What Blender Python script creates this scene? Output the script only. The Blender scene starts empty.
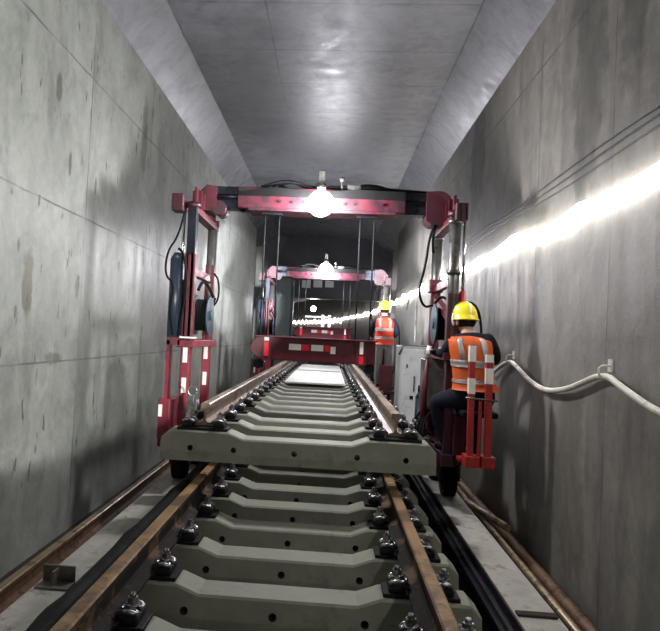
import bpy, bmesh, math, random
from mathutils import Vector, Matrix
random.seed(7)
S = bpy.context.scene
COL = S.collection

# ------------------------------------------------------------------ camera
FPX, CX, CY, TILT, CAMZ = 650.0, 285.0, 315.5, 0.046, 2.0
Yv = Vector((330 - CX, 337 - CY, FPX)).normalized()
xx = Vector((1.0, TILT, 0.0)); xx.z = -(xx.x * Yv.x + xx.y * Yv.y) / Yv.z
Xv = xx.normalized(); Zv = Xv.cross(Yv)
if Zv.y > 0: Zv = -Zv
right = Vector((Xv.x, Yv.x, Zv.x)); down = Vector((Xv.y, Yv.y, Zv.y)); fwd = Vector((Xv.z, Yv.z, Zv.z))
cam_data = bpy.data.cameras.new('camera'); cam = bpy.data.objects.new('camera', cam_data); COL.objects.link(cam)
R = Matrix((right, -down, -fwd)).transposed()
cam.matrix_world = Matrix.Translation((0, 0, CAMZ)) @ R.to_4x4()
cam_data.sensor_width = 36.0; cam_data.sensor_fit = 'HORIZONTAL'
cam_data.lens = FPX * 36.0 / 660.0
cam_data.shift_x = (330 - CX) / 660.0
cam_data.clip_end = 300
S.camera = cam

# ------------------------------------------------------------------ world, exposure
W = bpy.data.worlds.new('tunnel_air'); S.world = W; W.use_nodes = True
W.node_tree.nodes['Background'].inputs[0].default_value = (0.75, 0.8, 1.0, 1)
W.node_tree.nodes['Background'].inputs[1].default_value = 0.006
S.view_settings.view_transform = 'Standard'; S.view_settings.look = 'None'
S.view_settings.exposure = 0.0; S.view_settings.gamma = 1.0
LAMP_STRENGTH, LAMP2_STRENGTH, LED_STRENGTH = 350.0, 330.0, 20.0

# floodlight that stands behind the photographer on the right (its shadows of the gantry fall on the left wall)
fl = bpy.data.lights.new('floodlight_beam', 'SPOT'); flo = bpy.data.objects.new('floodlight_beam', fl); COL.objects.link(flo)
fl.energy = 2300; fl.color = (.97, 1.0, .95); fl.spot_size = math.radians(61); fl.spot_blend = .06; fl.shadow_soft_size = .06
flo.location = (1.05, -.6, 2.15)
flo.rotation_euler = Vector((-3.3, 4.6, 1.9)).to_track_quat('-Z', 'Y').to_euler()

# work light on the back face of the near gantry's beam, shining down the tunnel
for sx in (-1, 1):
    rl_ = bpy.data.lights.new('rear_beam', 'SPOT'); rlo = bpy.data.objects.new('rear_beam', rl_); COL.objects.link(rlo)
    rl_.energy = 9500; rl_.color = (.93, .95, 1.0); rl_.spot_size = math.radians(21); rl_.spot_blend = .35; rl_.shadow_soft_size = .05
    rlo.location = (-.145 + .06 * sx, 6.86, 3.30); rlo.rotation_euler = Vector((.285 * sx, 1, -.03)).to_track_quat('-Z', 'Y').to_euler()

# ------------------------------------------------------------------ materials
def new_mat(name):
    m = bpy.data.materials.new(name); m.use_nodes = True
    nt = m.node_tree; b = nt.nodes['Principled BSDF']
    return m, nt, b
def L(nt, a, b): nt.links.new(a, b)
def math_node(nt, op, a, b=None, c=None):
    n = nt.nodes.new('ShaderNodeMath'); n.operation = op
    for i, v in enumerate((a, b, c)):
        if v is None: continue
        if isinstance(v, (int, float)): n.inputs[i].default_value = v
        else: L(nt, v, n.inputs[i])
    return n.outputs[0]
def noise(nt, vec, scale, detail=4, rough=.6, dist=0.0):
    n = nt.nodes.new('ShaderNodeTexNoise'); n.inputs['Scale'].default_value = scale
    n.inputs['Detail'].default_value = detail; n.inputs['Roughness'].default_value = rough
    n.inputs['Distortion'].default_value = dist
    L(nt, vec, n.inputs['Vector']); return n.outputs['Fac']
def ramp(nt, fac, stops):
    n = nt.nodes.new('ShaderNodeValToRGB'); cr = n.color_ramp
    while len(cr.elements) < len(stops): cr.elements.new(.5)
    for e, (p, c) in zip(cr.elements, stops):
        e.position = p; e.color = (c, c, c, 1) if isinstance(c, (int, float)) else (*c, 1)
    L(nt, fac, n.inputs[0]); return n.outputs[0]
def mix(nt, fac, a, b, mode='MIX'):
    n = nt.nodes.new('ShaderNodeMix'); n.data_type = 'RGBA'; n.blend_type = mode
    for i, v in ((0, fac), (6, a), (7, b)):
        if isinstance(v, (int, float)): n.inputs[i].default_value = v
        elif isinstance(v, tuple): n.inputs[i].default_value = (*v, 1)
        else: L(nt, v, n.inputs[i])
    return n.outputs[2]
def coords(nt, scale=(1, 1, 1)):
    t = nt.nodes.new('ShaderNodeTexCoord'); mp = nt.nodes.new('ShaderNodeMapping')
    mp.inputs['Scale'].default_value = scale; L(nt, t.outputs['Object'], mp.inputs[0]); return mp.outputs[0]
def bump(nt, b, h, strength=.3, dist=.02):
    n = nt.nodes.new('ShaderNodeBump'); n.inputs['Strength'].default_value = strength; n.inputs['Distance'].default_value = dist
    L(nt, h, n.inputs['Height']); L(nt, n.outputs[0], b.inputs['Normal'])

def seam_mask(nt, axis_out, places, w):
    out = None
    for p in places:
        d = math_node(nt, 'ABSOLUTE', math_node(nt, 'SUBTRACT', axis_out, p))
        k = math_node(nt, 'LESS_THAN', d, w)
        out = k if out is None else math_node(nt, 'MAXIMUM', out, k)
    return out
def concrete(name, base, seams_y=(), seams_z=(), seams_x=(), streak=.5, spots=True, rough=.45, only_flat=False, seam_w=.008, stains=(), broad=()):
    m, nt, b = new_mat(name)
    t = nt.nodes.new('ShaderNodeTexCoord'); O = t.outputs['Object']
    sep = nt.nodes.new('ShaderNodeSeparateXYZ'); L(nt, O, sep.inputs[0])
    big = noise(nt, coords(nt, (.6, .6, .6)), 1.2, 5, .6, .4)
    c = ramp(nt, big, [(.3, tuple(v * .78 for v in base)), (.7, tuple(min(1, v * 1.16) for v in base))])
    fine = noise(nt, O, 14, 6, .7)
    c = mix(nt, 1.0, c, ramp(nt, fine, [(.3, .86), (.7, 1.1)]), 'MULTIPLY')
    st = noise(nt, coords(nt, (2.5, 2.5, .35)), 2.2, 5, .65)
    c = mix(nt, streak, c, ramp(nt, st, [(.32, .55), (.55, 1.0)]), 'MULTIPLY')
    if spots:
        sp = noise(nt, coords(nt, (4.5, 4.5, 1.5)), 2.4, 3, .5)
        c = mix(nt, 1.0, c, ramp(nt, sp, [(.30, (.40, .41, .36)), (.34, 1.0)]), 'MULTIPLY')
    mot = noise(nt, coords(nt, (1.1, 1.1, .8)), 2.6, 7, .68, .8)
    c = mix(nt, 1.0, c, ramp(nt, mot, [(.33, .66 if only_flat else .76), (.5, 1.0), (.68, 1.18)]), 'MULTIPLY')
    wob = noise(nt, coords(nt, (3, 3, 3)), 1.5, 4, .6)
    for (py, pz, ry, rz, col) in stains:           # single damp patches on the wall, in metres
        dy = math_node(nt, 'DIVIDE', math_node(nt, 'SUBTRACT', sep.outputs['Y'], py), ry)
        dz = math_node(nt, 'DIVIDE', math_node(nt, 'SUBTRACT', sep.outputs['Z'], pz), rz)
        r = math_node(nt, 'SQRT', math_node(nt, 'ADD', math_node(nt, 'MULTIPLY', dy, dy), math_node(nt, 'MULTIPLY', dz, dz)))
        r = math_node(nt, 'ADD', r, math_node(nt, 'MULTIPLY', math_node(nt, 'SUBTRACT', wob, .5), 1.6))
        k = ramp(nt, math_node(nt, 'MULTIPLY', r, .8), [(.58, 1.0), (.84, 0.0)])
        c = mix(nt, k, c, mix(nt, 1.0, c, col, 'MULTIPLY'))
    seam = None
    wv = math_node(nt, 'MULTIPLY', math_node(nt, 'SUBTRACT', noise(nt, O, 3, 3, .6), .5), .02)
    for ax, pl in (('Y', seams_y), ('Z', seams_z), ('X', seams_x)):
        if pl:
            k = seam_mask(nt, math_node(nt, 'ADD', sep.outputs[ax], wv), pl, seam_w)
            seam = k if seam is None else math_node(nt, 'MAXIMUM', seam, k)
    if only_flat: seam = math_node(nt, 'MULTIPLY', seam, math_node(nt, 'GREATER_THAN', sep.outputs['Z'], ZC - .012))
    h = math_node(nt, 'ADD', fine, math_node(nt, 'MULTIPLY', big, 1.5))
    if seam is not None:
        nz = ramp(nt, noise(nt, O, 1.7, 3, .6), [(.38, .25), (.6, 1.0)])
        sf = math_node(nt, 'MULTIPLY', seam, nz)
        c = mix(nt, sf, c, tuple(v * .3 for v in base))
        h = math_node(nt, 'SUBTRACT', h, math_node(nt, 'MULTIPLY', sf, 1.0))
    L(nt, c, b.inputs['Base Color'])
    rr = ramp(nt, st, [(.3, max(.12, rough - .12)), (.7, rough + .12)]); L(nt, rr, b.inputs['Roughness'])
    bump(nt, b, h, .22, .012); b.inputs['Specular IOR Level'].default_value = .38
    return m
def plain(name, col, rough=.5, metal=0.0, var=.25, scale=12, bmp=.1, dirt=None, dirt_amt=.5, dirt_scale=6):
    m, nt, b = new_mat(name); O = coords(nt)
    f = noise(nt, O, scale, 5, .6)
    c = ramp(nt, f, [(.3, tuple(v * (1 - var) for v in col)), (.7, tuple(min(1, v * (1 + var)) for v in col))])
    if dirt is not None:
        d = noise(nt, O, dirt_scale, 6, .7, .3)
        c = mix(nt, ramp(nt, d, [(.62 - dirt_amt * .3, 0.0), (.72 - dirt_amt * .3, 1.0)]), c, dirt)
    L(nt, c, b.inputs['Base Color']); b.inputs['Metallic'].default_value = metal
    L(nt, ramp(nt, f, [(.3, max(.05, rough - .1)), (.7, min(1, rough + .1))]), b.inputs['Roughness'])
    if bmp: bump(nt, b, f, bmp, .006)
    return m
def emit(name, col, strength):
    m, nt, b = new_mat(name); b.inputs['Base Color'].default_value = (*col, 1)
    b.inputs['Emission Color'].default_value = (*col, 1); b.inputs['Emission Strength'].default_value = strength
    return m

WY = [5.7 + 1.92 * k for k in range(-7, 7)]
XL, XR, ZH, ZC, Z0, LEDGE = -2.25, 1.82, 5.0, 5.42, .10, .18
M = {}
M['wall_l'] = concrete('left_wall_concrete', (.235, .245, .225), seams_y=WY, seams_z=(1.69, 2.96, 4.24), streak=.35, rough=.5,
                       stains=((4.66, 2.28, .09, .28, (.45, .43, .34)), (5.0, 3.9, .06, .12, (.5, .5, .45)), (5.3, 3.35, .03, .1, (.4, .4, .36)), (5.9, 3.3, .03, .1, (.45, .45, .4)), (5.6, 2.35, .04, .12, (.6, .6, .55)), (7.35, 4.2, .12, .5, (.6, .6, .6)), (5.2, 1.72, .15, .06, (.6, .6, .57)), (8.6, 2.5, .5, .9, (.8, .8, .8)), (7.2, 1.75, .35, .15, (.72, .72, .7))))
M['wall_r'] = concrete('right_wall_concrete', (.20, .19, .17), seams_y=(4.43, 6.0, 9.2, 12.5, 16), seams_z=(4.55,), streak=.6, rough=.55, spots=False,
                       stains=((4.9, 4.2, .3, 1.2, (.62, .63, .63)), (8.6, 4.3, .45, .8, (.55, .55, .56)), (4.2, 4.6, .25, .9, (.66, .66, .66)),
                               (6.4, 2.2, .5, .6, (.7, .64, .6)), (5.0, 1.0, .35, .9, (.75, .73, .7)), (5.3, 2.35, .2, .3, (.85, .82, .78))))
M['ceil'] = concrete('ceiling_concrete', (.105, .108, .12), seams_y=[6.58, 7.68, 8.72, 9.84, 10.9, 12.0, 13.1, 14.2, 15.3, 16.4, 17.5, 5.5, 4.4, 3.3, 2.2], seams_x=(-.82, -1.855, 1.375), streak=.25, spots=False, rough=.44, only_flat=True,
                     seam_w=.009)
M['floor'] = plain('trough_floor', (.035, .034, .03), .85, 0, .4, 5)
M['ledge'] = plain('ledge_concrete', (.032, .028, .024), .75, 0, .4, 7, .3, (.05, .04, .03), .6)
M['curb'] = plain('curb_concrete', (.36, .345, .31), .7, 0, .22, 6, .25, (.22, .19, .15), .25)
M['sleeper'] = plain('sleeper_concrete', (.235, .238, .188), .65, 0, .16, 5, .12, (.19, .19, .15), .25)
M['rust'] = plain('rust_rail_head', (.26, .155, .07), .55, .25, .35, 7, .2, (.12, .065, .03), .45, 4)
M['web'] = plain('rail_web', (.026, .023, .02), .85, 0, .4, 7, .2, (.16, .10, .06), .35, 3)
M['upper_rail'] = plain('rail_head_brown', (.40, .30, .22), .38, .5, .25, 6, .1, (.2, .14, .10), .4, 3)
M['upper_web'] = plain('rail_web_bright', (.30, .22, .17), .42, .45, .3, 6, .1, (.12, .10, .09), .4, 3)
M['black'] = plain('black_iron', (.012, .012, .014), .6, 0, .4, 20)
M['clip'] = plain('clip_steel', (.30, .30, .31), .3, .9, .3, 25, .1)
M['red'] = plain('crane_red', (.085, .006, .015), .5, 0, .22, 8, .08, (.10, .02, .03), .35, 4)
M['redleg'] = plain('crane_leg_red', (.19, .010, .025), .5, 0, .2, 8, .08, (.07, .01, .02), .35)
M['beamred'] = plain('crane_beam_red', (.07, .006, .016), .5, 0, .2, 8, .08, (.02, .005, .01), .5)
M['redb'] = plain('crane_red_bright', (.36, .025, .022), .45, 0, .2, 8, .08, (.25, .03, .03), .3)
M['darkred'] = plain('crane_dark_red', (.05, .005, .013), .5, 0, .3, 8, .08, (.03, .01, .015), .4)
M['dark'] = plain('dark_steel', (.028, .03, .04), .35, .6, .3, 10, .05)
M['tube'] = plain('grey_tube_steel', (.14, .14, .13), .35, .6, .3, 8, .05, (.08, .07, .06), .4)
M['chrome'] = plain('polished_rod', (.65, .66, .68), .16, 1.0, .1, 10, 0)
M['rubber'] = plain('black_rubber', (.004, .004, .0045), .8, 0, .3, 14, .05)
M['bluegrey'] = plain('blue_grey_paint', (.025, .035, .055), .4, .1, .2, 8, .05)
M['drum'] = plain('dark_blue_drum', (.02, .045, .065), .4, .1, .3, 8, .05)
M['white'] = plain('white_reflector', (.85, .83, .80), .4, 0, .06, 12, 0)
M['redrefl'] = plain('red_reflector', (.75, .02, .04), .35, 0, .1, 12, 0)
M['cabinet'] = plain('white_cabinet_paint', (.72, .74, .76), .4, 0, .06, 4, .02, (.55, .56, .56), .2)
M['board'] = plain('white_board', (.80, .78, .74), .55, 0, .05, 3, .05)
M['hose'] = plain('pale_hose', (.62, .60, .53), .5, 0, .12, 10, .1, (.4, .38, .33), .2)
M['pipe'] = plain('brass_brown_pipe', (.30, .23, .14), .4, .5, .3, 6, .1, (.12, .09, .06), .4)
M['oldrail'] = plain('old_rusty_rail', (.17, .10, .06), .6, .3, .4, 6, .2, (.08, .05, .03), .4)
M['bracket'] = plain('bracket_steel', (.13, .115, .10), .55, .4, .25, 8, .1)
M['gate'] = plain('grey_green_gate_paint', (.10, .125, .125), .5, 0, .1, 4, .03)
M['navy'] = plain('navy_cloth', (.012, .014, .024), .85, 0, .35, 30, .3)
M['greycloth'] = plain('grey_cloth', (.20, .19, .19), .85, 0, .2, 30, .3)
M['skin'] = plain('skin', (.42, .26, .18), .6, 0, .08, 20, .05)
M['hair'] = plain('black_hair', (.01, .009, .009), .7, 0, .3, 60, .3)
M['glove'] = plain('worn_glove', (.35, .30, .28), .85, 0, .3, 30, .3)
M['vest'] = plain('orange_vest', (1.0, .20, .045), .6, 0, .12, 8, .15)
M['vestred'] = plain('red_orange_vest', (.90, .09, .04), .6, 0, .12, 8, .15)
M['band'] = plain('grey_reflective_tape', (.42, .38, .36), .4, 0, .1, 20, .03)
M['yellow'] = plain('yellow_helmet', (.80, .68, .03), .3, 0, .05, 10, 0)
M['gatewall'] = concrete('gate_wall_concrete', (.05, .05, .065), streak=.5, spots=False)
M['lens'] = emit('lamp_glow', (1.0, .97, 1.0), LAMP_STRENGTH)
M['lens2'] = emit('far_lamp_glow', (.93, .92, 1.0), LAMP2_STRENGTH)
M['led'] = emit('led_glow', (1.0, .96, .93), LED_STRENGTH)

for k in ('navy', 'rubber', 'black', 'web', 'hair', 'ledge', 'floor', 'drum', 'dark'):
    M[k].node_tree.nodes['Principled BSDF'].inputs['Specular IOR Level'].default_value = .18
# ------------------------------------------------------------------ mesh helper
class MB:
    def __init__(self): self.bm = bmesh.new(); self.mi = 0
    def _fin(self, faces, smooth=False):
        for f in faces: f.material_index = self.mi; f.smooth = smooth
    def box(self, x0, x1, y0, y1, z0, z1, rot=None, piv=None, bev=0.0):
        vs = [self.bm.verts.new(v) for v in ((x0,y0,z0),(x1,y0,z0),(x1,y1,z0),(x0,y1,z0),(x0,y0,z1),(x1,y0,z1),(x1,y1,z1),(x0,y1,z1))]
        fs = [self.bm.faces.new([vs[i] for i in q]) for q in ((3,2,1,0),(4,5,6,7),(0,1,5,4),(1,2,6,5),(2,3,7,6),(3,0,4,7))]
        self._fin(fs)
        if rot is not None:
            c = Vector(piv) if piv else Vector(((x0+x1)/2,(y0+y1)/2,(z0+z1)/2))
            bmesh.ops.rotate(self.bm, verts=vs, cent=c, matrix=rot)
        if bev:
            es = list({e for f in fs for e in f.edges})
            r = bmesh.ops.bevel(self.bm, geom=es, offset=bev, segments=2, affect='EDGES', profile=.5)
            for f in r['faces']: f.material_index = self.mi
        return self
    def cyl(self, p0, p1, r0, r1=None, seg=16, cap=True, smooth=True):
        r1 = r0 if r1 is None else r1
        p0 = Vector(p0); p1 = Vector(p1); d = (p1 - p0).normalized()
        a = d.orthogonal().normalized(); b = d.cross(a)
        A = [self.bm.verts.new(p0 + (a * math.cos(t) + b * math.sin(t)) * r0) for t in (2*math.pi*k/seg for k in range(seg))]
        B = [self.bm.verts.new(p1 + (a * math.cos(t) + b * math.sin(t)) * r1) for t in (2*math.pi*k/seg for k in range(seg))]
        fs = [self.bm.faces.new((A[k], A[(k+1)%seg], B[(k+1)%seg], B[k])) for k in range(seg)]
        self._fin(fs, smooth)
        if cap: self._fin([self.bm.faces.new(A[::-1]), self.bm.faces.new(B)])
        return self
    def tube(self, pts, r, seg=8, smooth_path=0):
        pts = [Vector(p) for p in pts]
        for _ in range(smooth_path):
            q = [pts[0]]
            for a, b in zip(pts, pts[1:]): q += [a * .75 + b * .25, a * .25 + b * .75]
            q.append(pts[-1]); pts = q
        n = len(pts); rings = []; prev = None
        for i, p in enumerate(pts):
            t = (pts[min(i+1, n-1)] - pts[max(i-1, 0)]).normalized()
            a = t.orthogonal().normalized() if prev is None else (prev - t * prev.dot(t)).normalized()
            prev = a; b = t.cross(a)
            rr = r[i] if isinstance(r, (list, tuple)) else r
            rings.append([self.bm.verts.new(p + (a * math.cos(u) + b * math.sin(u)) * rr) for u in (2*math.pi*k/seg for k in range(seg))])
        fs = [self.bm.faces.new((A[k], A[(k+1)%seg], B[(k+1)%seg], B[k])) for A, B in zip(rings, rings[1:]) for k in range(seg)]
        self._fin(fs, True); self._fin([self.bm.faces.new(rings[0][::-1]), self.bm.faces.new(rings[-1])])
        return self
    def loft(self, rings, cap=True, smooth=True):
        R_ = [[self.bm.verts.new(v) for v in r] for r in rings]; n = len(R_[0])
        fs = [self.bm.faces.new((A[k], A[(k+1)%n], B[(k+1)%n], B[k])) for A, B in zip(R_, R_[1:]) for k in range(n)]
        self._fin(fs, smooth)
        if cap: self._fin([self.bm.faces.new(R_[0][::-1]), self.bm.faces.new(R_[-1])])
        return self
    def prism(self, prof, axis, a0, a1, n=1, off=None):
        """prof: list of 2D points; axis 'Y' -> (x,z) swept in y; 'X' -> (y,z) swept in x"""
        rings = []
        for i in range(n + 1):
            t = a0 + (a1 - a0) * i / n
            rings.append([((p[0], t, p[1]) if axis == 'Y' else (t, p[0], p[1])) for p in prof])
        return self.loft(rings, True, False)
    def ball(self, c, r, sx=1, sy=1, sz=1, u=20, v=12):
        g = bmesh.ops.create_uvsphere(self.bm, u_segments=u, v_segments=v, radius=r, matrix=Matrix.Translation(c) @ Matrix.Diagonal((sx, sy, sz, 1)))
        fs = {f for w in g['verts'] for f in w.link_faces}; self._fin(fs, True); return self
    def build(self, name, mats, parent=None, loc=None):
        me = bpy.data.meshes.new(name)
        bmesh.ops.recalc_face_normals(self.bm, faces=self.bm.faces[:])
        self.bm.to_mesh(me); self.bm.free()
        for m in (mats if isinstance(mats, (list, tuple)) else [mats]): me.materials.append(m)
        o = bpy.data.objects.new(name, me); COL.objects.link(o)
        if parent is not None:
            o.parent = parent
            p = parent; off = Vector((0, 0, 0))
            while p is not None: off += Vector(p.location); p = p.parent
            me.transform(Matrix.Translation(-off))
        elif loc is not None:
            me.transform(Matrix.Translation(-Vector(loc))); o.location = loc
        return o
def tag(o, label, cat, group=None, kind=None):
    o['label'] = label; o['category'] = cat
    if group: o['group'] = group
    if kind: o['kind'] = kind
    return o
def thing(name, loc, label, cat, group=None):
    o = bpy.data.objects.new(name, None); o.empty_display_size = .2; COL.objects.link(o); o.location = loc
    return tag(o, label, cat, group)
def struct(o): o['kind'] = 'structure'; return o
def copy_tree(o, parent=None):
    c = o.copy(); COL.objects.link(c); c.parent = parent
    for ch in list(o.children): copy_tree(ch, c)
    return c
X3 = Matrix.Rotation

# ------------------------------------------------------------------ the tunnel
XL, XR, ZH, ZC, Z0, LEDGE = -2.25, 1.82, 5.0, 5.42, .10, .18
YS = [-9 + .75 * k for k in range(0, 114)]
def bend(y): return -.004 * max(0, y - 24) ** 2
def wide(y): return .42 if 18.6 < y < 22.4 else 0.0
def sweep(name, prof, mats, ys):
    m = MB(); m.loft([[(x + bend(y), y, z) for x, z in prof(y)] for y in ys], True, False)
    return struct(m.build(name, mats))
T = .25
YS2 = sorted(set([y for y in YS if not (18.0 < y < 23.0)] + [18.59, 18.61, 22.39, 22.41]))
sweep('wall_left', lambda y: [(XL - wide(y), Z0 - .1), (XL - wide(y), ZH), (XL - wide(y), ZC + T), (XL - T - .45, ZC + T), (XL - T - .45, Z0 - .1)], M['wall_l'], YS2)
sweep('wall_right', lambda y: [(XR + wide(y), Z0 - .1), (XR + wide(y), ZC + T), (XR + T + .45, ZC + T), (XR + T + .45, Z0 - .1)], M['wall_r'], YS2)
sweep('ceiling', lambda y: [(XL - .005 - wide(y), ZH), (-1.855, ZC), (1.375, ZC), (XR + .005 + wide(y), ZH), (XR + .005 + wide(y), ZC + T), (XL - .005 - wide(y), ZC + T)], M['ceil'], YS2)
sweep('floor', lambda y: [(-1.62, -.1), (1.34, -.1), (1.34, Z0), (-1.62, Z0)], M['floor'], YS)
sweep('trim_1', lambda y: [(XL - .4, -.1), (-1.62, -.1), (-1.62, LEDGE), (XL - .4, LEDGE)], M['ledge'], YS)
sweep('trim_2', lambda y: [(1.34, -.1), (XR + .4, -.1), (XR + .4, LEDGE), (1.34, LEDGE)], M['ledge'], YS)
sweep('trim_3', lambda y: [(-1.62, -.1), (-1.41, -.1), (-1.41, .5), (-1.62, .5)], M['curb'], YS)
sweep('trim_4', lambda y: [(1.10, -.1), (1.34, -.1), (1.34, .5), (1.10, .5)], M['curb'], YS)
for k, x in enumerate((-.955, .545)):      # plinths that carry the lower sleepers
    m = MB(); m.box(x - .14, x + .14, -3, 30, .0, .42); struct(m.build('trim_%d' % (5 + k), M['ledge']))
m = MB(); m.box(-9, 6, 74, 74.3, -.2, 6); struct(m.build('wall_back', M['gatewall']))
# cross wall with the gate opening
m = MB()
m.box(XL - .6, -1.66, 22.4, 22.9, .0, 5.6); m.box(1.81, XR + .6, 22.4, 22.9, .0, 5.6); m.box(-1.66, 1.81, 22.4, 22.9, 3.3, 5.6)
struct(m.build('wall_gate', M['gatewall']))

# gate leaf
g = thing('gate_leaf', (-1.38, 19.0, .18), 'tall grey-green steel gate leaf standing along the left side behind the far gantry', 'gate')
MB().box(-1.68, -1.12, 19.0, 19.25, .5, 3.68, bev=.02).build('leaf_panel', M['gate'], g)
MB().box(-1.68, -1.60, 18.96, 19.0, .5, 3.68).box(-1.2, -1.12, 18.96, 19.0, .5, 3.68).build('leaf_edge', M['dark'], g)
MB().cyl((-1.72, 19.12, .45), (-1.72, 19.12, 3.7), .04).build('hinge_post', M['dark'], g)
# pipe sleeves above the gate
spots = [(-1.05, 3.65), (-.65, 3.68), (-.25, 3.70)]
for i, (x, z) in enumerate(spots):
    o = MB().box(x, x + .3, 22.28, 22.42, z, z + .55, bev=.01).build('vent_box', M['cabinet'], None, (x + .15, 22.4, z))
    tag(o, ['leftmost', 'middle', 'rightmost'][i] + ' of three pale boxes on the dark wall above the gate opening', 'box', 'pale boxes above the gate')

# ------------------------------------------------------------------ rails
def rail_prof(x, zb, s=1.0):
    h = [(-.075, 0), (-.075, .012), (-.02, .028), (-.009, .045), (-.009, .125), (-.035, .138), (-.0365, .168), (-.028, .176)]
    pr = h + [(-a, b) for a, b in reversed(h)]
    return [(x + a * s, zb + b * s) for a, b in pr]
def rail(name, x, zb, y0, y1, mats, label, group=None, s=1.0, cat='rail'):
    m = MB(); m.prism(rail_prof(x, zb, s), 'Y', y0, y1, max(1, int((y1 - y0) / 2)))
    for f in m.bm.faces:
        c = f.calc_center_median()
        f.material_index = 0 if c.z > zb + .165 * s or (abs(c.x - x) > .012 * s and c.z < zb + .035 * s and abs(f.normal.z) > .1) else 1
    o = m.build(name, mats, None, (x, y0, zb)); tag(o, label, cat, group); return o
rail('steel_rail', -.968, .676, -1.5, 30, [M['rust'], M['web']], 'long rusty left rail of the lower track beside the left curb', 'rails of the lower track')
rail('steel_rail', .545, .674, -1.5, 30, [M['rust'], M['web']], 'long rusty right rail of the lower track with golden brown head', 'rails of the lower track')
rail('steel_rail', -.965, 1.25, 5.15, 17.4, [M['upper_rail'], M['upper_web']], 'left rail of the raised track panel with shiny brown head and cut end', 'rails of the raised panel')
rail('steel_rail', .545, 1.25, 5.15, 17.4, [M['upper_rail'], M['upper_web']], 'right rail of the raised track panel, cut end above the front sleeper', 'rails of the raised panel')
rail('old_rail', -2.0, LEDGE, -1.5, 30, [M['pipe'], M['oldrail']], 'old rusty rail lying on the ledge along the left wall', None, .85)

# ------------------------------------------------------------------ sleepers
TCX = -.213
def make_sleeper(cx, y, zb, hseat, label, group):
    """concrete body with raised rail seats, five cast holes, and both fastenings"""
    t = thing('concrete_sleeper', (cx, y, zb), label, 'sleeper', group)
    hm = hseat - .045
    st = [(-1.07, hseat - .06), (-1.0, hseat), (-.54, hseat), (-.42, hm), (.42, hm), (.54, hseat), (1.0, hseat), (1.06, hseat - .06)]
    m = MB(); rings = []
    for x, h in st:
        e = .012 if abs(x) > 1.03 else 0
        rings.append([(cx + x, y - .13 + e, zb), (cx + x, y + .13 - e, zb), (cx + x, y + .13 - e, zb + h * .35), (cx + x, y + .112 - e, zb + h - .012), (cx + x, y + .10 - e, zb + h),
                      (cx + x, y - .10 + e, zb + h), (cx + x, y - .112 + e, zb + h - .012), (cx + x, y - .13 + e, zb + h * .35)])
    m.loft(rings, True, False)
    body = m.build('sleeper_body', M['sleeper'], t)
    k = MB()
    for hx in (-.83, -.49, -.02, .46, .83):
        k.cyl((hx, -.3, .10), (hx, .3, .10), .022, seg=14)
    cutter = k.build('cutter', M['floor'])
    cutter.location = (cx, y, zb)
    mod = body.modifiers.new('b', 'BOOLEAN'); mod.object = cutter; mod.operation = 'DIFFERENCE'; mod.solver = 'EXACT'
    try: mod.material_mode = 'TRANSFER'
    except Exception: pass
    dg = bpy.context.evaluated_depsgraph_get(); dg.update()
    me = bpy.data.meshes.new_from_object(body.evaluated_get(dg))
    body.modifiers.clear(); body.data = me
    bpy.data.objects.remove(cutter)
    for s in (-1, 1):
        rx = cx + s * .752; zt = zb + hseat
        p = MB(); p.box(rx - .20, rx + .20, y - .085, y + .085, zt, zt + .022, bev=.004)
        p.box(rx - .17, rx - .082, y - .075, y + .075, zt + .02, zt + .06, bev=.012).box(rx + .082, rx + .17, y - .075, y + .075, zt + .02, zt + .06, bev=.012)
        bp = p.build('base_plate', M['black'], t)
        for q in (-1, 1):
            bx = rx + q * .125
            c = MB()   # W-shaped spring clip
            pts = [(bx - q * .055, y - .015, zt + .055), (bx - q * .06, y - .045, zt + .06), (bx - q * .02, y - .065, zt + .085), (bx + q * .035, y - .055, zt + .07), (bx + q * .035, y - .03, zt + .06),
                   (bx - q * .01, y - .02, zt + .088), (bx - q * .02, y, zt + .092), (bx - q * .01, y + .02, zt + .088), (bx + q * .035, y + .03, zt + .06), (bx + q * .035, y + .055, zt + .07),
                   (bx - q * .02, y + .065, zt + .085), (bx - q * .06, y + .045, zt + .06), (bx - q * .055, y + .015, zt + .055)]
            c.tube(pts, .0125, 8, 1); c.build('spring_clip', M['clip'], bp)
            b = MB(); b.cyl((bx, y, zt + .02), (bx, y, zt + .14), .012, seg=10).cyl((bx, y, zt + .095), (bx, y, zt + .125), .026, seg=6, smooth=False)
            b.cyl((bx, y, zt + .088), (bx, y, zt + .095), .032, seg=14).cyl((bx, y, zt + .125), (bx, y, zt + .145), .018, .012, seg=10)
            b.build('clip_bolt', M['clip'], bp)
    return t
ORD = ['first', 'second', 'third', 'fourth', 'fifth', 'sixth', 'seventh', 'eighth', 'ninth', 'tenth', 'eleventh', 'twelfth', 'thirteenth', 'fourteenth', 'fifteenth', 'sixteenth', 'seventeenth', 'eighteenth', 'nineteenth', 'twentieth', 'twenty-first', 'twenty-second']
low = make_sleeper(TCX, 2.95, .42, .23, 'x', 'sleepers of the lower track')
for k in range(9):
    o = low if k == 0 else copy_tree(low)
    o.location.y = 2.95 + .61 * k
    w = 'nearest concrete sleeper of the lower track at the bottom edge of the photo' if k == 0 else ORD[k] + ' concrete sleeper of the lower track, counted from the nearest'
    if k >= 5: w += ', in the raised panel\'s shade'
    o['label'] = w
up = make_sleeper(TCX, 5.14, .99, .23, 'x', 'sleepers of the raised track panel')
NUP = 20
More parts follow.
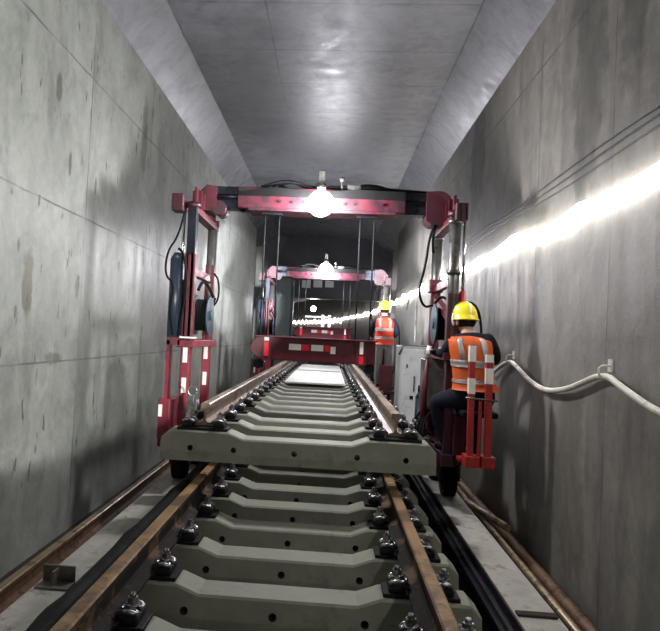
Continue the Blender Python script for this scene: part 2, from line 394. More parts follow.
for k in range(NUP):
    o = up if k == 0 else copy_tree(up)
    o.location.y = 5.14 + .60 * k
    o['label'] = 'front concrete sleeper of the raised panel, its whole side face showing five holes' if k == 0 else ORD[k] + ' sleeper of the raised track panel, counted from its front end' + (', under the white board' if k >= 9 else '')
o = MB().box(-.70, .28, 10.55, 17.2, 1.222, 1.25, bev=.004).build('white_board', M['board'], None, (-.2, 10.55, 1.222))
tag(o, 'long white board lying on the raised sleepers between the rails', 'board')

# ------------------------------------------------------------------ gantry cranes
GX0, GX1 = -1.33, 1.095
def gantry(yb, zspread, label, near):
    t = thing('gantry_crane', (-.15, yb, .5), label, 'gantry crane', 'red track laying gantries')
    yn, yf = yb - .5, yb + .5
    for s, gx in ((-1, GX0), (1, GX1)):
        o_ = s  # outward direction
        for j, yc in enumerate((yn, yf)):
            tb = MB()
            if s > 0 or j: tb.cyl((gx, yc, 1.9), (gx, yc, 3.16), .052, seg=20)
            else: tb.box(gx - .042, gx + .042, yc - .05, yc + .05, 1.9, 3.16, bev=.008)
            if s > 0: tb.cyl((gx, yc, 2.62), (gx, yc, 2.66), .066, seg=20).cyl((gx, yc, 3.08), (gx, yc, 3.13), .066, seg=20)
            tb.build('inner_column', M['tube'] if (s > 0 or j) else M['dark'], t)
            c = MB(); zt = 2.72 if s < 0 else (2.45 if j == 0 else 2.62)
            c.box(gx - .05, gx + .05, yc - .05, yc + .05, 1.88, zt, bev=.008)
            if s > 0 and j: c.box(gx - .07, gx + .07, yc - .07, yc + .07, 2.52, 2.66, bev=.01)
            if s < 0 and not j: c.box(gx - .012, gx + .012, yc - .075, yc - .06, 1.9, 2.7)
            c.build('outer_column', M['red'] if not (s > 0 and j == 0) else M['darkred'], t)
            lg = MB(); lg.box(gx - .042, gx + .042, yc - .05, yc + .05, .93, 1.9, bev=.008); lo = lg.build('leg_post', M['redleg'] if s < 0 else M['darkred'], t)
            if s < 0:
                for za, zb_ in ((1.70, 1.84), (1.42, 1.56)):
                    MB().box(gx - .02, gx + .022, yc - .056, yc - .05, za, zb_).build('reflector', M['white'], lo)
            tc = MB(); tc.cyl((gx + .0, yc, 3.15), (gx, yc, 3.2), .07, seg=16).build('column_flange', M['darkred'], t)
        # polished jack rod beside the near column
        MB().cyl((gx - .085 if s < 0 else gx + .085, yn - .01, 2.45), (gx - .085 if s < 0 else gx + .085, yn - .01, 3.2), .014, seg=10).build('jack_rod', M['chrome'], t)
        MB().cyl((gx - .085 if s < 0 else gx + .085, yn - .01, 1.95), (gx - .085 if s < 0 else gx + .085, yn - .01, 2.47), .03, seg=12).build('jack_cylinder', M['redb'] if s > 0 else M['dark'], t)
        # head plate along the track, with ribs and cap blocks
        h = MB(); h.box(gx - .05, gx + .05, yn - .04, yf + .1, 3.10, 3.16, bev=.006).box(gx - .012, gx + .012, yn + .05, yf + .05, 3.15, 3.36)
        for yy in (yn + .12, yn + .28, yf - .1): h.box(gx - .045, gx + .045, yy - .008, yy + .008, 3.19, 3.34)
        h.build('head_plate', M['red'], t)
        bx = gx - .13 if s < 0 else gx + .035
        b = MB(); b.box(bx - .055, bx + .055, yn - .12, yn + .04, 3.10, 3.26, bev=.008)
        for dx in (-.045, 0, .045): b.box(bx + dx - .006, bx + dx + .006, yn - .135, yn - .12, 3.11, 3.25)
        b.build('cap_block', M['darkred'], t)
        # cross links between the columns
        ln = MB(); ln.box(gx - .03, gx + .03, yn, yf, 2.52, 2.60, bev=.005)
        if s > 0: ln.box(gx - .03, gx + .03, yn, yf, 2.30, 2.37, X3(.25, 3, 'X'))
        ln.build('column_link', M['red'], t)
        sh = MB(); sh.box(gx - .075, gx + .085, yn - .09, yf + .09, 1.84, 1.91, bev=.006)
        if s < 0: sh.box(gx - .17, gx - .05, yn - .09, yn + .02, 1.86, 1.93).box(gx - .17, gx - .14, yn - .09, yn + .02, 1.34, 1.9)
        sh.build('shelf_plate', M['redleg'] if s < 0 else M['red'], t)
        if s < 0: MB().box(gx - .05, gx + .1, yn - .10, yn - .05, 1.925, 1.94).build('warning_strip', M['white'], t)
        # bogie: beam, motor, two wheels on the curb
        cx_ = -1.45 if s < 0 else 1.22
        bg = MB(); bg.box(cx_ - .09, cx_ + .10 * (1 if s < 0 else 1), yn - .1, yf + .45, .92, 1.06, bev=.012)
        bg.box(cx_ - .09, cx_ + .02, yn - .12, yn + .2, 1.0, 1.36, bev=.01).box(gx - .06, gx + .06, yn - .1, yf + .1, .90, 1.0)
        for yy in (yn + .55, yf + .3): bg.box(cx_ - .10, cx_ - .075, yy - .1, yy + .1, .66, .95).box(cx_ + .075, cx_ + .10, yy - .1, yy + .1, .66, .95)
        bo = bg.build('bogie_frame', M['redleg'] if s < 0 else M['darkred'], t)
        if s < 0: MB().box(cx_ - .085, cx_ - .05, yn - .126, yn - .12, 1.20, 1.31).build('reflector', M['white'], bo)
        for yy in (yn + .55, yf + .3):
            w = MB(); w.cyl((cx_ - .06, yy, .69), (cx_ + .06, yy, .69), .19, seg=28).cyl((cx_ - .07, yy, .69), (cx_ + .07, yy, .69), .10, seg=20)
            w.build('wheel', M['rubber'], t)
        mo = MB(); mx = cx_ + (.16 if s < 0 else -.17)
        mo.cyl((cx_ - .02, yn + .42, 1.16), (cx_ - .02, yf - .25 + .5, 1.16), .085, seg=20)
        for q in range(7): mo.cyl((cx_ - .02, yn + .47 + .07 * q, 1.16), (cx_ - .02, yn + .485 + .07 * q, 1.16), .098, seg=20)
        mo.build('drive_motor', M['bluegrey'], t)
        # hose reel and hanging hoses
        dx = gx + (.04 if s < 0 else -.01); zc = 2.16 if s < 0 else 2.18
        rl = MB()
        for xa in (-.075, .06): rl.cyl((dx + xa, yb + .0, zc), (dx + xa + .015, yb, zc), .20, seg=32)
        rl.cyl((dx - .09, yb, zc), (dx + .09, yb, zc), .05, seg=18)
        rr = rl.build('hose_reel', M['drum'], t)
        cl = MB()
        for q in range(6):
            xq = dx - .05 + .02 * q
            cl.tube([(xq, yb + .15 * math.cos(a), zc + .15 * math.sin(a)) for a in (2 * math.pi * i / 28 for i in range(29))], .011, 6)
        cl.build('wound_hose', M['rubber'], rr)
        hs = []
        if s < 0:
            hs.append(([(gx - .06, yn - .1, 3.1), (gx - .11, yn - .12, 2.85), (gx - .20, yn - .12, 2.72), (gx - .22, yn - .1, 2.5), (gx - .12, yn - .1, 2.42), (gx - .16, yn - .1, 2.2), (gx - .12, yn - .08, 1.95)], .010))
            hs.append(([(gx - .1, yn - .1, 2.75), (gx - .04, yn - .12, 2.7), (gx + .0, yn - .12, 2.4), (gx - .04, yn - .12, 2.1), (gx - .06, yn - .1, 1.95)], .012))
            hs.append(([(gx + .06, yf - .1, 2.62), (gx + .12, yf - .14, 2.55), (gx + .13, yf - .14, 2.35), (gx + .06, yf - .12, 2.25), (gx + .09, yf - .12, 2.36)], .010))
            hs.append(([(gx + .02, yb - .2, 2.4), (gx + .04, yb - .1, 2.5), (gx + .08, yb, 2.46), (gx + .14, yb, 2.34)], .016))
        else:
            hs.append(([(gx - .12, yb - .1, 3.16), (gx - .18, yb - .14, 3.0), (gx - .20, yb - .14, 2.75), (gx - .26, yb - .1, 2.48), (gx - .20, yb - .1, 2.33), (gx - .10, yb, 2.36)], .012))
            hs.append(([(gx - .10, yb - .1, 3.18), (gx - .14, yb - .1, 3.05), (gx - .10, yb + .1, 2.9)], .014))
            hs.append(([(gx - .08, yb, 2.38), (gx - .02, yb - .06, 2.46), (gx + .06, yb - .1, 2.38), (gx + .02, yb - .1, 2.2)], .014))
            hs.append(([(gx + .08, yn + .3, 2.35), (gx + .28, yn + .35, 2.42), (gx + .36, yn + .35, 2.15), (gx + .34, yn + .35, 1.6), (gx + .22, yn + .3, 1.25)], .013))
        for pts_, rad in hs: MB().tube(pts_, rad, 8, 2).build('hydraulic_hose', M['rubber'], t)
        if s < 0:
            ot = MB(); ot.cyl((gx - .13, yn - .02, 1.93), (gx - .13, yn - .02, 2.66), .06, seg=20).cyl((gx - .13, yn - .02, 2.66), (gx - .13, yn - .02, 2.72), .06, .03, seg=20)
            ot.build('accumulator_bottle', M['bluegrey'], t)
        else:
            MB().box(gx - .14, gx + .1, yf - .42, yf - .12, 1.30, 1.83, bev=.012).build('control_box', M['tube'], t)
            lv = MB(); lv.tube([(gx - .20, yn + .14, 1.0), (gx - .20, yn + .14, 1.5), (gx - .18, yn + .12, 1.89)], [.032, .03, .016], 10)
            lo = lv.build('control_lever', M['red'], t)
            MB().cyl((gx - .19, yn + .12, 1.85), (gx - .17, yn + .11, 1.96), .022, seg=12).build('lever_grip', M['white'], lo)
            cr = MB()
            for q in range(9):
                a = random.random() * 6
                cr.tube([(gx - .08 - .03 * (q % 3), yn + .05 + .05 * q, 1.0 + .02 * q), (gx - .24 - .02 * (q % 4), yn - .02 + .06 * q, 1.1 + .03 * (q % 5)), (gx - .18, yn + .1 + .04 * q, 1.32 + .02 * (q % 3)), (gx - .06, yn + .12, 1.42)], .011, 6, 2)
            cr.build('hose_bundle', M['rubber'], t)
            vb = MB(); vb.box(gx - .27, gx - .12, yn + .1, yn + .5, .98, 1.12, bev=.01)
            for q in range(5): vb.cyl((gx - .22, yn + .14 + .08 * q, 1.1), (gx - .24, yn + .14 + .08 * q, 1.22), .013, seg=8).ball((gx - .24, yn + .14 + .08 * q, 1.23), .02, u=10, v=6)
            vb.build('valve_block', M['tube'], t)
    # cross beam
    MB().box(-1.28, -.90, yb - .09, yb + .09, 3.24, 3.325, bev=.006).box(-1.28, -.90, yb - .09, yb + .09, 3.38, 3.46, bev=.006).cyl((-1.2, yb - .10, 3.352), (-.93, yb - .10, 3.352), .02, seg=12).box(-1.28, -.9, yb - .05, yb + .05, 3.3, 3.4).build('sliding_arm', M['dark'], t)
    MB().box(.60, .98, yb - .09, yb + .09, 3.235, 3.315, bev=.006).box(.60, .98, yb - .09, yb + .09, 3.37, 3.45, bev=.006).box(.6, .98, yb - .05, yb + .05, 3.3, 3.4).build('sliding_arm', M['dark'], t)
    bm_ = MB(); bm_.box(-.98, .68, yb - .14, yb + .14, 3.24, 3.45, bev=.012).box(-.86, .58, yb - .16, yb + .16, 3.215, 3.24)
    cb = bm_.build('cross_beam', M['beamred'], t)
    bp = MB(); bp.loft([[(x, yb - .155, 3.36), (x, yb - .14, 3.36), (x, yb - .14, z), (x, yb - .155, z)] for x, z in ((-.97, 3.40), (-.6, 3.45), (-.2, 3.42), (.25, 3.45), (.66, 3.44))], True, False)
    bp.build('dark_band', M['rubber'], cb)
    for q, x in enumerate((-.55, -.43, -.31, .08, .18, .45)): MB().cyl((x, yb - .16, 3.31), (x, yb - .13, 3.31), .013, seg=10).build('bolt', M['black'], cb)
    tp = MB()
    for q in range(4):
        tp.tube([(-.75 + .1 * q, yb - .08 + .05 * q, 3.46), (-.6, yb - .06 + .04 * q, 3.52), (-.45, yb - .05 + .04 * q, 3.54 + .01 * q), (-.25, yb - .05 + .03 * q, 3.47), (.1, yb - .04 + .03 * q, 3.50), (.35, yb - .05 + .03 * q, 3.49 + .02 * q), (.6, yb - .03 + .03 * q, 3.48), (.95, yb, 3.47)], .018, 6, 2)
    tp.build('beam_hose', M['rubber'], cb)
    vv = MB(); vv.cyl((.05, yb - .05, 3.45), (.05, yb - .05, 3.56), .014, seg=10).ball((.05, yb - .05, 3.57), .03, u=10, v=8).box(.10, .24, yb - .08, yb + .04, 3.44, 3.52, bev=.02)
    vv.build('beam_valve', M['tube'], cb)
    # rounded joints at both ends
    MB().cyl((GX0 + .17, yb - .13, 3.235), (GX0 + .17, yb + .13, 3.235), .07, seg=24).build('pivot', M['darkred'], t)
    bl = MB(); bl.prism([(GX0 - .06, 3.2), (GX0 + .09, 3.2), (GX0 + .14, 3.25), (GX0 + .14, 3.44), (GX0 + .04, 3.46), (GX0 - .06, 3.36)], 'Y', yb - .14, yb + .14).build('end_bracket', M['beamred'], t)
    r_ = MB(); pr = [(.88, 3.18), (.88, 3.46)] + [(1.0 + .13 * math.sin(a), 3.34 + .13 * math.cos(a)) for a in (math.pi * .5 * i / 6 for i in range(7))] + [(1.13, 3.2), (1.06, 3.14), (.93, 3.14)]
    r_.prism(pr, 'Y', yb - .13, yb + .13).build('end_housing', M['darkred'], t)
    # lifting rods and spreader
    for x in (-.705, -.562, .249, .388):
        MB().cyl((x, yb, zspread + .18), (x, yb, 3.24), .0075, seg=8).build('lifting_rod', M['black'], t)
    for x in (-.633, .318): MB().box(x - .1, x + .1, yb - .06, yb + .06, 3.195, 3.22).build('rod_plate', M['dark'], t)
    zs = zspread
    sb = MB(); sb.box(-.70, .45, yb - .08, yb + .08, zs, zs + .23, bev=.01)
    sb.cyl((-.67, yb - .09, zs + .125), (-.67, yb + .09, zs + .125), .105, seg=24).box(-.74, .47, yb - .12, yb + .12, zs + .225, zs + .24, bev=.003)
    sb.box(-.66, -.58, yb - .1, yb - .08, zs - .01, zs + .23).box(.26, .36, yb - .1, yb - .08, zs - .01, zs + .23)
    so = sb.build('spreader_beam', M['red'], t)
    for x0, x1, za, zb_, mt in ((-.645, -.60, .19, .225, 'white'), (-.645, -.60, .04, .18, 'redrefl'), (.295, .33, .10, .22, 'white'), (.29, .335, .0, .08, 'redrefl'),
                               (-.40, -.28, .11, .17, 'white'), (-.27, -.20, .11, .17, 'redrefl'), (-.18, -.06, .11, .17, 'white'), (-.05, .0, .11, .17, 'redrefl'), (.01, .06, .09, .16, 'white')):
        MB().box(x0, x1, yb - .106 if x0 < -.5 or x0 > .2 else yb - .086, yb - .10 if x0 < -.5 or x0 > .2 else yb - .08, zs + za, zs + zb_).build('reflector', M[mt], so)
    for x in (-.70, .40):
        cm = MB(); cm.box(x - .05, x + .05, yb - .05, yb + .05, zs - .08, zs + .0, bev=.012).cyl((x, yb - .07, zs - .06), (x, yb + .07, zs - .06), .03, seg=14)
        cm.build('rail_clamp', M['black'], t)
    return t
G1 = gantry(6.5, 1.745, 'near red gantry crane straddling the raised track panel, big lamp on its beam', True)
G2 = gantry(13.9, 1.965, 'far red gantry crane behind the first one, smaller in the picture', False)
# small frame that stands on the far spreader
f = MB(); yb = 13.9
f.box(-.20, -.14, yb - .03, yb + .03, 2.20, 2.46).box(-.06, -.0, yb - .03, yb + .03, 2.20, 2.46).box(-.55, .0, yb - .03, yb + .03, 2.40, 2.43)
f.build('spreader_frame', M['white'], G2)

# operator's stand: seat, guard posts, foot box (on each gantry)
def stand(par, dy):
    y = 5.6 + dy
    q = MB(); q.box(1.175, 1.29, y - .05, y + .13, .965, 1.06, bev=.006).box(1.305, 1.42, y - .05, y + .13, .965, 1.06, bev=.006).box(1.16, 1.42, y + .12, y + .6, .98, 1.01).box(1.27, 1.32, y, y + .1, .98, 1.04)
    q.build('foot_box', M['redb'], par)
    def post(xt, xb, w, zt, bands):
        m_ = MB(); yy = y + .0
        m_.loft([[(xb - w, yy - w, 1.05), (xb + w, yy - w, 1.05), (xb + w, yy + w, 1.05), (xb - w, yy + w, 1.05)],
                 [(xt - w, yy - w, zt), (xt + w, yy - w, zt), (xt + w, yy + w, zt), (xt - w, yy + w, zt)]], True, False)
        po = m_.build('guard_post', M['redb'], par)
        for a, b_ in bands:
            fa = (a - 1.05) / (zt - 1.05); fb = (b_ - 1.05) / (zt - 1.05)
            xa, xb2 = xb + (xt - xb) * fa, xb + (xt - xb) * fb
            mm = MB(); e = w + .003
            mm.loft([[(xa - e, yy - e, a), (xa + e, yy - e, a), (xa + e, yy + e, a), (xa - e, yy + e, a)], [(xb2 - e, yy - e, b_), (xb2 + e, yy - e, b_), (xb2 + e, yy + e, b_), (xb2 - e, yy + e, b_)]], True, False)
            mm.build('reflector', M['white'], po)
    post(1.205, 1.215, .024, 1.99, [(1.85, 1.985), (1.58, 1.71)])
    post(1.35, 1.36, .026, 1.90, [(1.85, 1.915), (1.67, 1.80)])
    MB().box(1.275, 1.30, y - .01, y + .015, 1.05, 1.52).build('guard_post', M['redb'], par)
    MB().tube([(1.16, y - .03, 1.545), (1.42, y - .03, 1.53)], .008, 8).build('cross_bar', M['tube'], par)
    sc = MB(); sc.box(1.16, 1.46, y + .06, y + .42, 1.37, 1.42, bev=.015); sc.box(1.27, 1.33, y + .1, y + .2, 1.0, 1.38)
    sc.build('operator_seat', M['rubber'], par)
stand(G1, 0)
MB().box(-.25, -.04, 6.66, 6.80, 3.26, 3.42, bev=.01).box(-.27, -.02, 6.78, 6.92, 3.40, 3.42).build('work_light', M['dark'], G1)
MB().box(.98, 1.30, 12.85, 13.5, .94, 1.0, bev=.008).build('foot_plate', M['darkred'], G2)
MB().box(1.0, 1.26, 12.9, 12.96, 1.0, 1.5, bev=.01).build('tool_box', M['red'], G2)

# ------------------------------------------------------------------ lamps
def lamp(loc, r, mt, label):
    t = thing('round_lamp', loc, label, 'lamp', 'round lamps on the gantries')
    x, y, z = loc
    MB().ball(loc, r, u=28, v=18).build('glowing_globe', mt, t)
    MB().cyl((x, y + .03, z + r * .8), (x, y + .03, z + r + .07), .035, .05, seg=16).box(x - .03, x + .03, y + .0, y + .06, z + r + .04, z + r + .20, bev=.008).build('lamp_socket', M['tube'], t)
    MB().box(x - .02, x + .02, y + .02, y + .26, z + r + .03, z + r + .06).build('lamp_bracket', M['dark'], t)
    return t
lamp((-.145, 6.12, 3.255), .122, M['lens'], 'blazing white round lamp on the middle of the near gantry beam')
lamp((-.15, 13.50, 3.37), .155, M['lens2'], 'smaller looking white round lamp on the far gantry beam')
lp = MB().ball((-.66, 24.2, 3.02), .09).build('glowing_globe', M['lens2'], None, (-.66, 24.2, 3.02)); lp.name = 'pendant_lamp'
tag(lp, 'tiny distant white lamp hanging deep in the tunnel beyond the gate opening', 'lamp')

t = thing('floodlight', (1.05, -.75, .5), 'floodlight on a tripod standing behind the photographer on the right curb', 'lamp')
MB().box(.90, 1.20, -.86, -.74, 2.05, 2.25, X3(.0, 3, 'Z'), bev=.01).build('lamp_housing', M['black'], t)
MB().cyl((1.05, -.80, 1.3), (1.05, -.80, 2.06), .018, seg=12).build('pole', M['dark'], t)
for a in (0, 1, 2):
    MB().cyl((1.05, -.80, 1.4), (1.05 + .16 * math.cos(a * 2.1 + .5), -.80 + .3 * math.sin(a * 2.1 + .5), .5), .012, seg=10).build('leg', M['dark'], t)

# ------------------------------------------------------------------ light strip, cables, hose on the right wall
def wx(y): return XR + bend(y)
pts = []; y = -8.0
while y < 70:
    ph = (y * .62) % 1.0
    sag = (.05 if y < 15 else .10 if y < 40 else .28) * (4 * ph * (1 - ph))
    pts.append((wx(y) - .05 - .012 * math.sin(y * 1.3), y, 3.04 + .006 * max(0, y - 6) - sag + .02 * math.sin(y * 2.1))); y += .12 if y < 30 else .3
m = MB(); m.tube(pts, .038, 10)
o = m.build('light_strip', M['led'], None, (XR, 0, 3.0)); tag(o, 'bright white light strip sagging along the right wall into the distance', 'light strip')
for k, z in enumerate((3.40, 3.345, 3.285)):
    m = MB(); p = [(XR - .014, y_, z + .012 * math.sin(y_ * 1.7 + k) + .0025 * (y_ - 3.7)) for y_ in (-4 + .5 * i for i in range(0, 45))]
    m.tube(p, .0038, 6); o = m.build('wall_cable', M['dark'], None, (XR, 0, z))
    tag(o, ['uppermost', 'middle', 'lowest'][k] + ' of three thin dark cables on the right wall above the light strip', 'cable', 'cables on the right wall')
hp = [(1.70, 7.6, 1.55), (1.77, 7.04, 1.736), (1.775, 6.56, 1.86), (1.765, 6.2, 1.79), (1.765, 5.9, 1.705), (1.76, 5.5, 1.655), (1.76, 5.255, 1.661), (1.76, 4.95, 1.70), (1.765, 4.751, 1.746), (1.775, 4.34, 1.853), (1.765, 4.049, 1.779), (1.76, 3.628, 1.684), (1.77, 3.0, 1.62), (1.77, 2.2, 1.75), (1.77, 1.2, 1.62)]
m = MB(); m.tube(hp, .021, 12, 2); o = m.build('water_hose', M['hose'], None, (1.77, 4.3, 1.7)); tag(o, 'pale beige hose sagging between hooks along the right wall', 'hose')
for k, (y_, z_) in enumerate(((4.34, 1.853), (6.56, 1.86))):
    m = MB(); m.tube([(XR, y_, z_ + .05), (1.745, y_, z_ + .045), (1.735, y_, z_ - .01), (1.775, y_, z_ - .035), (1.80, y_, z_ - .02)], .007, 8, 1); m.box(XR - .012, XR, y_ - .03, y_ + .03, z_ + .01, z_ + .09)
    o = m.build('hose_hook', M['hose'], None, (XR, y_, z_)); tag(o, ['pale hook holding up the wall hose at the nearer high point', 'pale hook holding up the wall hose beside the worker'][k], 'hook', 'hooks of the wall hose')
m = MB(); m.cyl((1.565, -2, LEDGE + .10), (1.60, 16, LEDGE + .10), .030, seg=14)
for yy in range(-1, 16, 2): m.box(1.53, 1.62, yy, yy + .08, LEDGE, LEDGE + .075)
o = m.build('steel_pipe', M['pipe'], None, (1.5, -2, LEDGE)); tag(o, 'brassy brown pipe on blocks beside the right curb', 'pipe', 'pipes on the right ledge')
m = MB(); m.cyl((1.71, -2, LEDGE + .05), (1.73, 16, LEDGE + .05), .05, seg=16); o = m.build('steel_pipe', M['oldrail'], None, (1.72, -2, LEDGE)); tag(o, 'dark brown pipe lying against the foot of the right wall', 'pipe', 'pipes on the right ledge')
m = MB(); m.cyl((1.50, 7.0, LEDGE + .17), (1.66, 6.0, LEDGE + .19), .035, seg=12).build('x', M['pipe']); o = bpy.data.objects['x']; o.name = 'steel_pipe'; tag(o, 'short brassy pipe resting across the ledge pipes below the operator stand', 'pipe', 'pipes on the right ledge')
# formwork strip beside the right curb
m = MB(); m.box(1.0, 1.10, -2, 17, .42, .445).box(1.085, 1.10, -2, 17, .10, .50).box(1.03, 1.055, -2, 17, .445, .475)
o = m.build('formwork_rail', M['dark'], None, (1.05, -2, .42)); tag(o, 'black steel formwork channel running along the inner side of the right curb', 'formwork')
m = MB(); m.box(-1.41, -1.39, -2, 17, .10, .502).box(-1.39, -1.34, -2, 17, .42, .44)
o = m.build('formwork_rail', M['black'], None, (-1.4, -2, .42)); tag(o, 'black steel formwork lining the inner side of the left curb', 'formwork')
m = MB(); rows = []  # added wavy black sheet: stands in for the rail's shade over the sleeper ends
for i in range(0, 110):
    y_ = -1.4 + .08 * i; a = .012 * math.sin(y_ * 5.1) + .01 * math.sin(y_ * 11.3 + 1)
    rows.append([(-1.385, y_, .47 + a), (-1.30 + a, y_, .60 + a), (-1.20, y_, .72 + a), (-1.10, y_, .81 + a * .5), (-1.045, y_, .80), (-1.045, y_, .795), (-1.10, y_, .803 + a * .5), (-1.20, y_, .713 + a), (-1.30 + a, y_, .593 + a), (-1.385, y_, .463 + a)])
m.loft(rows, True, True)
o = m.build('gap_shade_sheet', M['rubber'], None, (-1.2, -1.4, .7)); tag(o, 'black sheet added as shade between the left curb and the lower left rail', 'sheet')
# angle bracket on the left curb
m = MB(); m.box(-1.60, -1.41, 3.72, 3.735, .50, .60, bev=.003).box(-1.60, -1.41, 3.61, 3.735, .50, .512, bev=.003).box(-1.515, -1.50, 3.64, 3.735, .5, .59)
o = m.build('angle_bracket', M['bracket'], None, (-1.5, 3.7, .5)); tag(o, 'grey brown steel angle bracket standing on the left curb', 'bracket')
# crumbs of concrete on the curbs
for k, (x, y_, z) in enumerate(((-1.75, 4.9, LEDGE), (-1.7, 5.25, LEDGE), (-1.78, 5.05, LEDGE))):
    m = MB(); m.ball((x, y_, z + .014), .022, 1.3, 1, .7, 8, 5)
    for v in m.bm.verts: v.co += Vector((random.uniform(-.006, .006),) * 3)
    o = m.build('rubble_lump', M['ledge'], None, (x, y_, z))
    tag(o, ['small dark lump on the left ledge, nearest of three', 'small dark lump on the left ledge, farthest of three', 'small dark lump on the left ledge between two others', 'small crumb on the right curb, farther of two', 'small crumb on the right curb, nearer of two', 'small crumb on the right ledge beside the curb'][k], 'rubble', 'rubble lumps')
m = MB(); m.box(1.11, 1.33, 3.74, 3.80, .5, .515, bev=.004); o = m.build('scrap_strip', M['ledge'], None, (1.2, 3.77, .5)); tag(o, 'thin grey strip lying across the right curb near the bottom edge', 'strip')

# shackle at the left front rail end
t = thing('rail_shackle', (-1.07, 5.2, 1.25), 'small grey shackle and ring hooked on the front end of the left raised rail', 'shackle')
MB().box(-1.12, -1.06, 5.16, 5.24, 1.26, 1.47, bev=.01).box(-1.11, -1.03, 5.13, 5.17, 1.36, 1.43, bev=.008).build('shackle_body', M['tube'], t)
MB().tube([(-1.085 + .035 * math.cos(a), 5.2, 1.51 + .04 * math.sin(a)) for a in (2 * math.pi * i / 20 for i in range(21))], .007, 8).build('ring', M['clip'], t)

# white cabinet behind the near gantry on the right
t = thing('control_cabinet', (1.35, 9.3, .5), 'white metal cabinet behind the near gantry on the right side', 'cabinet')
MB().box(1.0, 1.62, 9.3, 9.9, .5, 1.93, bev=.015).build('cabinet_body', M['cabinet'], t)
d = MB().box(1.02, 1.60, 9.275, 9.30, .56, 1.88, bev=.006).build('cabinet_door', M['cabinet'], t)
MB().tube([(1.20, 9.27, 1.3), (1.20, 9.22, 1.3), (1.20, 9.22, 1.5), (1.20, 9.27, 1.5)], .008, 8).build('handle', M['dark'], d)
MB().box(1.09, 1.11, 9.262, 9.276, 1.62, 1.67).box(1.09, 1.11, 9.262, 9.276, .9, .95).box(1.155, 1.20, 9.262, 9.276, 1.18, 1.23).build('hinge', M['dark'], d)
MB().tube([(.98, 9.28, 1.80), (1.03, 9.22, 1.93), (1.42, 9.22, 1.94)], .012, 8).build('top_rail', M['tube'], t)
t = thing('gas_bottle', (1.17, 8.4, .5), 'small grey bottle with black valve standing on the right curb before the cabinet', 'bottle')
MB().cyl((1.17, 8.4, .5), (1.17, 8.4, 1.28), .055, seg=18).cyl((1.17, 8.4, 1.28), (1.17, 8.4, 1.36), .055, .02, seg=18).build('bottle_body', M['bluegrey'], t)
MB().cyl((1.17, 8.4, 1.36), (1.17, 8.4, 1.44), .025, seg=12).build('valve', M['black'], t)
# thin rod rack on right wall (bracket seen against the bright wall)
m = MB(); m.tube([(1.60, 14.0, 2.66), (1.66, 14.0, 2.96), (1.80, 14.0, 2.96), (1.80, 14.0, 1.2)], .015, 8)
m.build('x', M['tube']).name = 'wall_bracket'; tag(bpy.data.objects['wall_bracket'], 'thin bent steel bracket on the bright right wall beside the far gantry', 'bracket')

# ------------------------------------------------------------------ people
def skin_body(name, verts, edges, radii, parent, mats, assign, root=0):
    me = bpy.data.meshes.new(name); me.from_pydata([Vector(v) for v in verts], edges, [])
    o = bpy.data.objects.new(name, me); COL.objects.link(o)
    sk = o.modifiers.new('s', 'SKIN'); sk.use_smooth_shade = True
    for i, r in enumerate(radii):
        sv = me.skin_vertices[0].data[i]; sv.radius = r if isinstance(r, tuple) else (r, r); sv.use_root = (i == root)
    ss = o.modifiers.new('ss', 'SUBSURF'); ss.levels = 2; ss.render_levels = 2
    dg = bpy.context.evaluated_depsgraph_get(); dg.update()
    me2 = bpy.data.meshes.new_from_object(o.evaluated_get(dg))
    bpy.data.objects.remove(o); me2.name = name
    me2.materials.clear()
    for m_ in mats: me2.materials.append(m_)
    for p in me2.polygons: p.material_index = assign(p.center); p.use_smooth = True
    b = bpy.data.objects.new(name, me2); COL.objects.link(b); b.parent = parent
    me2.transform(Matrix.Translation(-Vector(parent.location)))
    return b
def chain_hand(vs, es, rs, wrist_i, wrist, d, up, side, r=.0095, curl=.9):
    """palm and five curled fingers from the wrist; d = direction, up = back of the hand, side = towards the thumb"""
    d = Vector(d).normalized(); side = Vector(side).normalized(); up = d.cross(side).normalized() if up is None else Vector(up).normalized()
    w = Vector(wrist)
    pi = len(vs); vs.append(tuple(w + d * .055)); rs.append((.034, .018)); es.append((wrist_i, pi))
    for k, ln in enumerate((.068, .076, .070, .056)):
        s_ = side * (.026 - .0175 * k); p = w + d * .085 + s_
        a = pi
        pts = [p, p + d * ln * .45 - up * ln * .1, p + d * ln * .7 - up * ln * .45 * curl, p + d * ln * .6 - up * ln * .85 * curl]
        for q, pp in enumerate(pts):
            vs.append(tuple(pp)); rs.append((r * (1 - .1 * q),) * 2); es.append((a, len(vs) - 1)); a = len(vs) - 1
    a = pi
    for q, pp in enumerate((w + d * .04 + side * .035, w + d * .065 + side * .052 - up * .015, w + d * .085 + side * .050 - up * .035)):
        vs.append(tuple(pp)); rs.append((.011 - .001 * q,) * 2); es.append((a, len(vs) - 1)); a = len(vs) - 1
def ell(c, ax, ay, rx, ry, n=20, ph=0):
    return [tuple(Vector(c) + ax * (rx * math.cos(2*math.pi*k/n + ph)) + ay * (ry * math.sin(2*math.pi*k/n + ph))) for k in range(n)]

